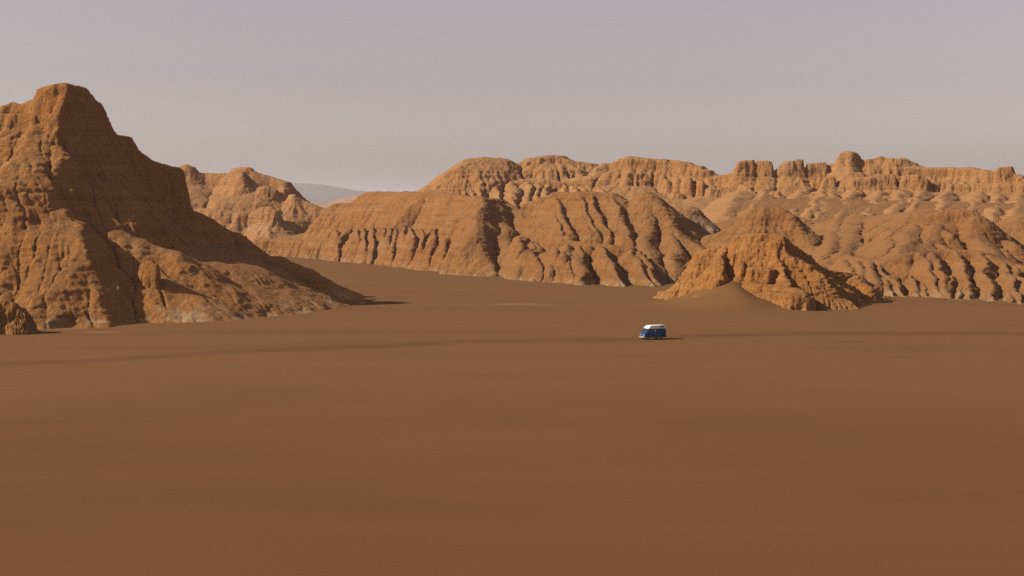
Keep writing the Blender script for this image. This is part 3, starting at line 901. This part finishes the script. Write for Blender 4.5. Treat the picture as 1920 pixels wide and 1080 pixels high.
V_blue = plain_mat('blue_paint', (.002, .044, .15), .42, spec=.25, dust=.08)
V_white = plain_mat('white_roof', (.66, .62, .55), .5, dust=.12)
V_glass = plain_mat('window_glass', (.012, .014, .018), .06, dust=.05)
V_black = plain_mat('black_rubber', (.012, .011, .010), .8, dust=.3)
V_grey = plain_mat('grey_steel', (.30, .29, .27), .4, .6)
V_lamp = plain_mat('lamp_glass', (.75, .72, .62), .15, dust=.1)
V_red = plain_mat('tail_lamp', (.35, .02, .015), .3, dust=.1)
V_tan = plain_mat('dusty_trim', (.36, .30, .20), .6)


def mesh_part(name, bm_, mat, parent, bev=0.0, smooth=True):
    if bev:
        bmesh.ops.bevel(bm_, geom=[e for e in bm_.edges if e.calc_face_angle(0) > .5], offset=bev, segments=2, affect='EDGES', profile=.6)
    bmesh.ops.recalc_face_normals(bm_, faces=bm_.faces)
    me_ = bpy.data.meshes.new(name)
    bm_.to_mesh(me_)
    bm_.free()
    me_.materials.append(mat)
    if smooth:
        me_.polygons.foreach_set('use_smooth', np.ones(len(me_.polygons), bool))
        try:
            me_.set_sharp_from_angle(angle=math.radians(35))
        except Exception:
            pass
    o_ = bpy.data.objects.new(name, me_)
    COL.objects.link(o_)
    o_.parent = parent
    return o_


def slab(outline, w0, w1, tum=0.0, z0=0.0):
    """side outline (x, z) extruded from y = w0 to w1, narrowing above z0 by tum per metre"""
    bm_ = bmesh.new()
    fs = []
    for y in (w0, w1):
        vs = []
        for x, z in outline:
            k = max(0, z - z0) * tum
            yy = y - math.copysign(min(k, abs(y)), y) if abs(y) > .3 else y
            vs.append(bm_.verts.new((x, yy, z)))
        fs.append(vs)
    n = len(outline)
    bm_.faces.new(fs[0])
    bm_.faces.new(fs[1][::-1])
    for i in range(n):
        j = (i + 1) % n
        bm_.faces.new((fs[0][i], fs[1][i], fs[1][j], fs[0][j]))
    return bm_


def box(x0, x1, y0, y1, z0, z1):
    return slab(((x0, z0), (x1, z0), (x1, z1), (x0, z1)), y0, y1)


def wheel_bm(r0, r1, w, n=20):
    """a ring lathe round the y axis"""
    bm_ = bmesh.new()
    pr = ((r0, -w), (r0 + .6 * (r1 - r0), -w), (r1, -.7 * w), (r1, .7 * w), (r0 + .6 * (r1 - r0), w), (r0, w))
    rings = [[bm_.verts.new((r * math.cos(2 * math.pi * i / n), y, r * math.sin(2 * math.pi * i / n))) for r, y in pr] for i in range(n)]
    for i in range(n):
        a_, b_ = rings[i], rings[(i + 1) % n]
        for k in range(len(pr)):
            q = (k + 1) % len(pr)
            bm_.faces.new((a_[k], a_[q], b_[q], b_[k]))
    return bm_


def disc_bm(r, y0, y1, n=20):
    bm_ = bmesh.new()
    a_ = [bm_.verts.new((r * math.cos(2 * math.pi * i / n), y0, r * math.sin(2 * math.pi * i / n))) for i in range(n)]
    b_ = [bm_.verts.new((.55 * r * math.cos(2 * math.pi * i / n), y1, .55 * r * math.sin(2 * math.pi * i / n))) for i in range(n)]
    bm_.faces.new(a_)
    bm_.faces.new(b_[::-1])
    for i in range(n):
        j = (i + 1) % n
        bm_.faces.new((a_[i], b_[i], b_[j], a_[j]))
    return bm_


def arch(cx, r, z, n=9):
    return [(cx + r * math.cos(a_), z + r * math.sin(a_)) for a_ in np.linspace(0, math.pi, n)]


van = bpy.data.objects.new('camper_van', None)
COL.objects.link(van)
tag(van, 'old blue camper van with a tall white roof driving alone across the sand', 'van')
FW, RW, AX = 1.55, -1.25, .36
HB = .97
outline = [(-2.30, .52)] + [(x, z) for x, z in arch(RW, .44, .46)][::-1] + [(x, z) for x, z in arch(FW, .44, .46)][::-1] + \
          [(2.22, .46), (2.30, .62), (2.32, 1.02), (2.22, 1.26), (1.86, 1.42), (1.40, 2.10), (-2.26, 2.10), (-2.30, 1.9)]
body = mesh_part('body', slab(outline, -HB, HB, .07, 1.2), V_blue, van, .035)
mesh_part('floor_pan', box(-2.2, 2.1, -.8, .8, .36, .55), V_black, van)
# tall roof with a raked front
rf = slab(((1.42, 2.08), (1.46, 2.16), (1.02, 2.56), (.74, 2.65), (-2.10, 2.69), (-2.24, 2.61), (-2.30, 2.08)), -.93, .93, .16, 2.3)
mesh_part('roof', rf, V_white, van, .06)
for sy in (-1, 1):
    # window let into the side of the roof
    wy = .93 - .16 * .18
    mesh_part('roof_window', box(-1.85, -1.10, sy * (wy - .06), sy * (wy + .022), 2.30, 2.52), V_glass, van, .01)
# windscreen leaning back
wb = bmesh.new()
nrm = Vector((.68, 0, .46)).normalized()
cs = [Vector((1.82, -.80, 1.48)), Vector((1.82, .80, 1.48)), Vector((1.45, .76, 2.03)), Vector((1.45, -.76, 2.03))]
lo_ = [wb.verts.new(c_ - nrm * .03) for c_ in cs]
hi_ = [wb.verts.new(c_ + nrm * .016) for c_ in cs]
wb.faces.new(lo_)
wb.faces.new(hi_[::-1])
for i in range(4):
    wb.faces.new((lo_[i], lo_[(i + 1) % 4], hi_[(i + 1) % 4], hi_[i]))
ws = mesh_part('windscreen', wb, V_glass, van, 0, False)
wp = bmesh.new()
lo_ = [wp.verts.new(c_ + nrm * .012 + Vector((0, dy_, 0))) for c_, dy_ in ((cs[0], .78), (cs[0], .82), (cs[3], .78), (cs[3], .74))]
hi_ = [wp.verts.new(v_.co + nrm * .02) for v_ in lo_]
wp.faces.new(hi_[::-1])
for i in range(4):
    wp.faces.new((lo_[i], lo_[(i + 1) % 4], hi_[(i + 1) % 4], hi_[i]))
mesh_part('windscreen_bar', wp, V_grey, ws, 0, False)
for sy in (-1, 1):
    def yy(z): return HB - .07 * max(0, z - 1.2)
    # cab door with its window and handle
    dr = mesh_part('door', slab(((1.02, .56), (1.06, 1.42), (1.30, 1.42), (1.34, 1.5), (1.02, 2.02), (.42, 2.02), (.42, .56)), sy * (HB - .05), sy * (HB + .012), .07, 1.2), V_blue, van, .008)
    mesh_part('window', slab(((1.20, 1.46), (.94, 1.92), (.50, 1.92), (.50, 1.46)), sy * (HB - .05), sy * (HB + .020), .07, 1.2), V_glass, dr)
    mesh_part('handle', box(.46, .60, sy * (HB + .005), sy * (HB + .045), 1.22, 1.27), V_black, dr)
    mesh_part('side_window', slab(((.22, 1.50), (.22, 1.92), (-.42, 1.92), (-.42, 1.50)), sy * (HB - .05), sy * (HB + .012), .07, 1.2), V_glass, van)
    if sy > 0:
        fr = mesh_part('window_glint', slab(((.20, 1.56), (.20, 1.88), (-.02, 1.88), (-.02, 1.56)), sy * (HB + .004), sy * (HB + .016), .07, 1.2), V_white, van)  # pale patch over the near side glass, standing in for a reflection
        fr['label'] = 'pale patch on the side window imitating a reflection'
    mesh_part('trim_strip', box(-2.2, 1.02, sy * (HB - .02), sy * (HB + .014), 1.02, 1.07), V_black, van)
    ml = mesh_part('mirror', box(1.38, 1.46, sy * 1.06, sy * 1.24, 1.50, 1.80), V_black, van, .015)
    mesh_part('mirror_arm', box(1.36, 1.40, sy * .90, sy * 1.10, 1.62, 1.66), V_black, ml)
    hl = disc_bm(.12, 0, .05, 16)
    bmesh.ops.transform(hl, matrix=Matrix.Translation((2.30, sy * .70, .92)) @ Matrix.Rotation(math.radians(-90), 4, 'Z'), verts=hl.verts)
    mesh_part('headlight', hl, V_lamp, van)
    mesh_part('tail_light', box(-2.335, -2.27, sy * .78, sy * .92, .85, 1.15), V_red, van)
    rd = mesh_part('rear_door', box(-2.318, -2.25, sy * .015, sy * .84, .62, 2.02), V_blue, van, .008)
    mesh_part('window', box(-2.326, -2.25, sy * .12, sy * .72, 1.50, 1.90), V_glass, rd)
gr = mesh_part('grille', box(2.26, 2.335, -.52, .52, .80, 1.04), V_black, van)
for k in range(4):
    mesh_part('grille_bar', box(2.33, 2.345, -.5, .5, .82 + k * .055, .84 + k * .055), V_grey, gr)
mesh_part('bumper', box(2.24, 2.42, -.98, .98, .46, .64), V_tan, van, .03)
mesh_part('number_plate', box(2.42, 2.43, -.26, .26, .50, .60), V_white, van)
mesh_part('bumper', box(-2.40, -2.26, -.95, .95, .46, .60), V_black, van, .02)
tyre0 = None
for cx in (FW, RW):
    for sy in (-1, 1):
        wh = bpy.data.objects.new('wheel', None)
        COL.objects.link(wh)
        wh.parent = van
        wh.location = (cx, sy * .84, AX)
        ty_ = mesh_part('tyre', wheel_bm(.20, AX, .11), V_black, wh)
        d_ = disc_bm(.21, sy * .02, sy * .10)
        mesh_part('rim', d_, V_tan, wh)
vx, vy, _ = G(1224, 634.2)
van.location = (vx, vy, float(drift(np.array([vx]), np.array([vy]))[0]) - .02)
van.rotation_euler = (0, 0, math.pi + math.radians(25))

# ------------------------------------------------------------------ haze
bm = bmesh.new()
bmesh.ops.create_cube(bm, size=1.0)
for v in bm.verts:
    v.co = Vector((v.co.x * 80000, 6000 + v.co.y * 80000, -7.5 + (v.co.z + .5) * 260))
me = bpy.data.meshes.new('haze')
bm.to_mesh(me)
bm.free()
m = bpy.data.materials.new('air')
m.use_nodes = True
m.node_tree.nodes.clear()
vo = m.node_tree.nodes.new('ShaderNodeVolumePrincipled')
vo.inputs['Color'].default_value = (.86, .79, .80, 1)
vo.inputs['Density'].default_value = 6.5e-5
vo.inputs['Anisotropy'].default_value = .2
oo = m.node_tree.nodes.new('ShaderNodeOutputMaterial')
m.node_tree.links.new(vo.outputs[0], oo.inputs['Volume'])
me.materials.append(m)
hz = bpy.data.objects.new('haze', me)
COL.objects.link(hz)
tag(hz, None, None, 'stuff')
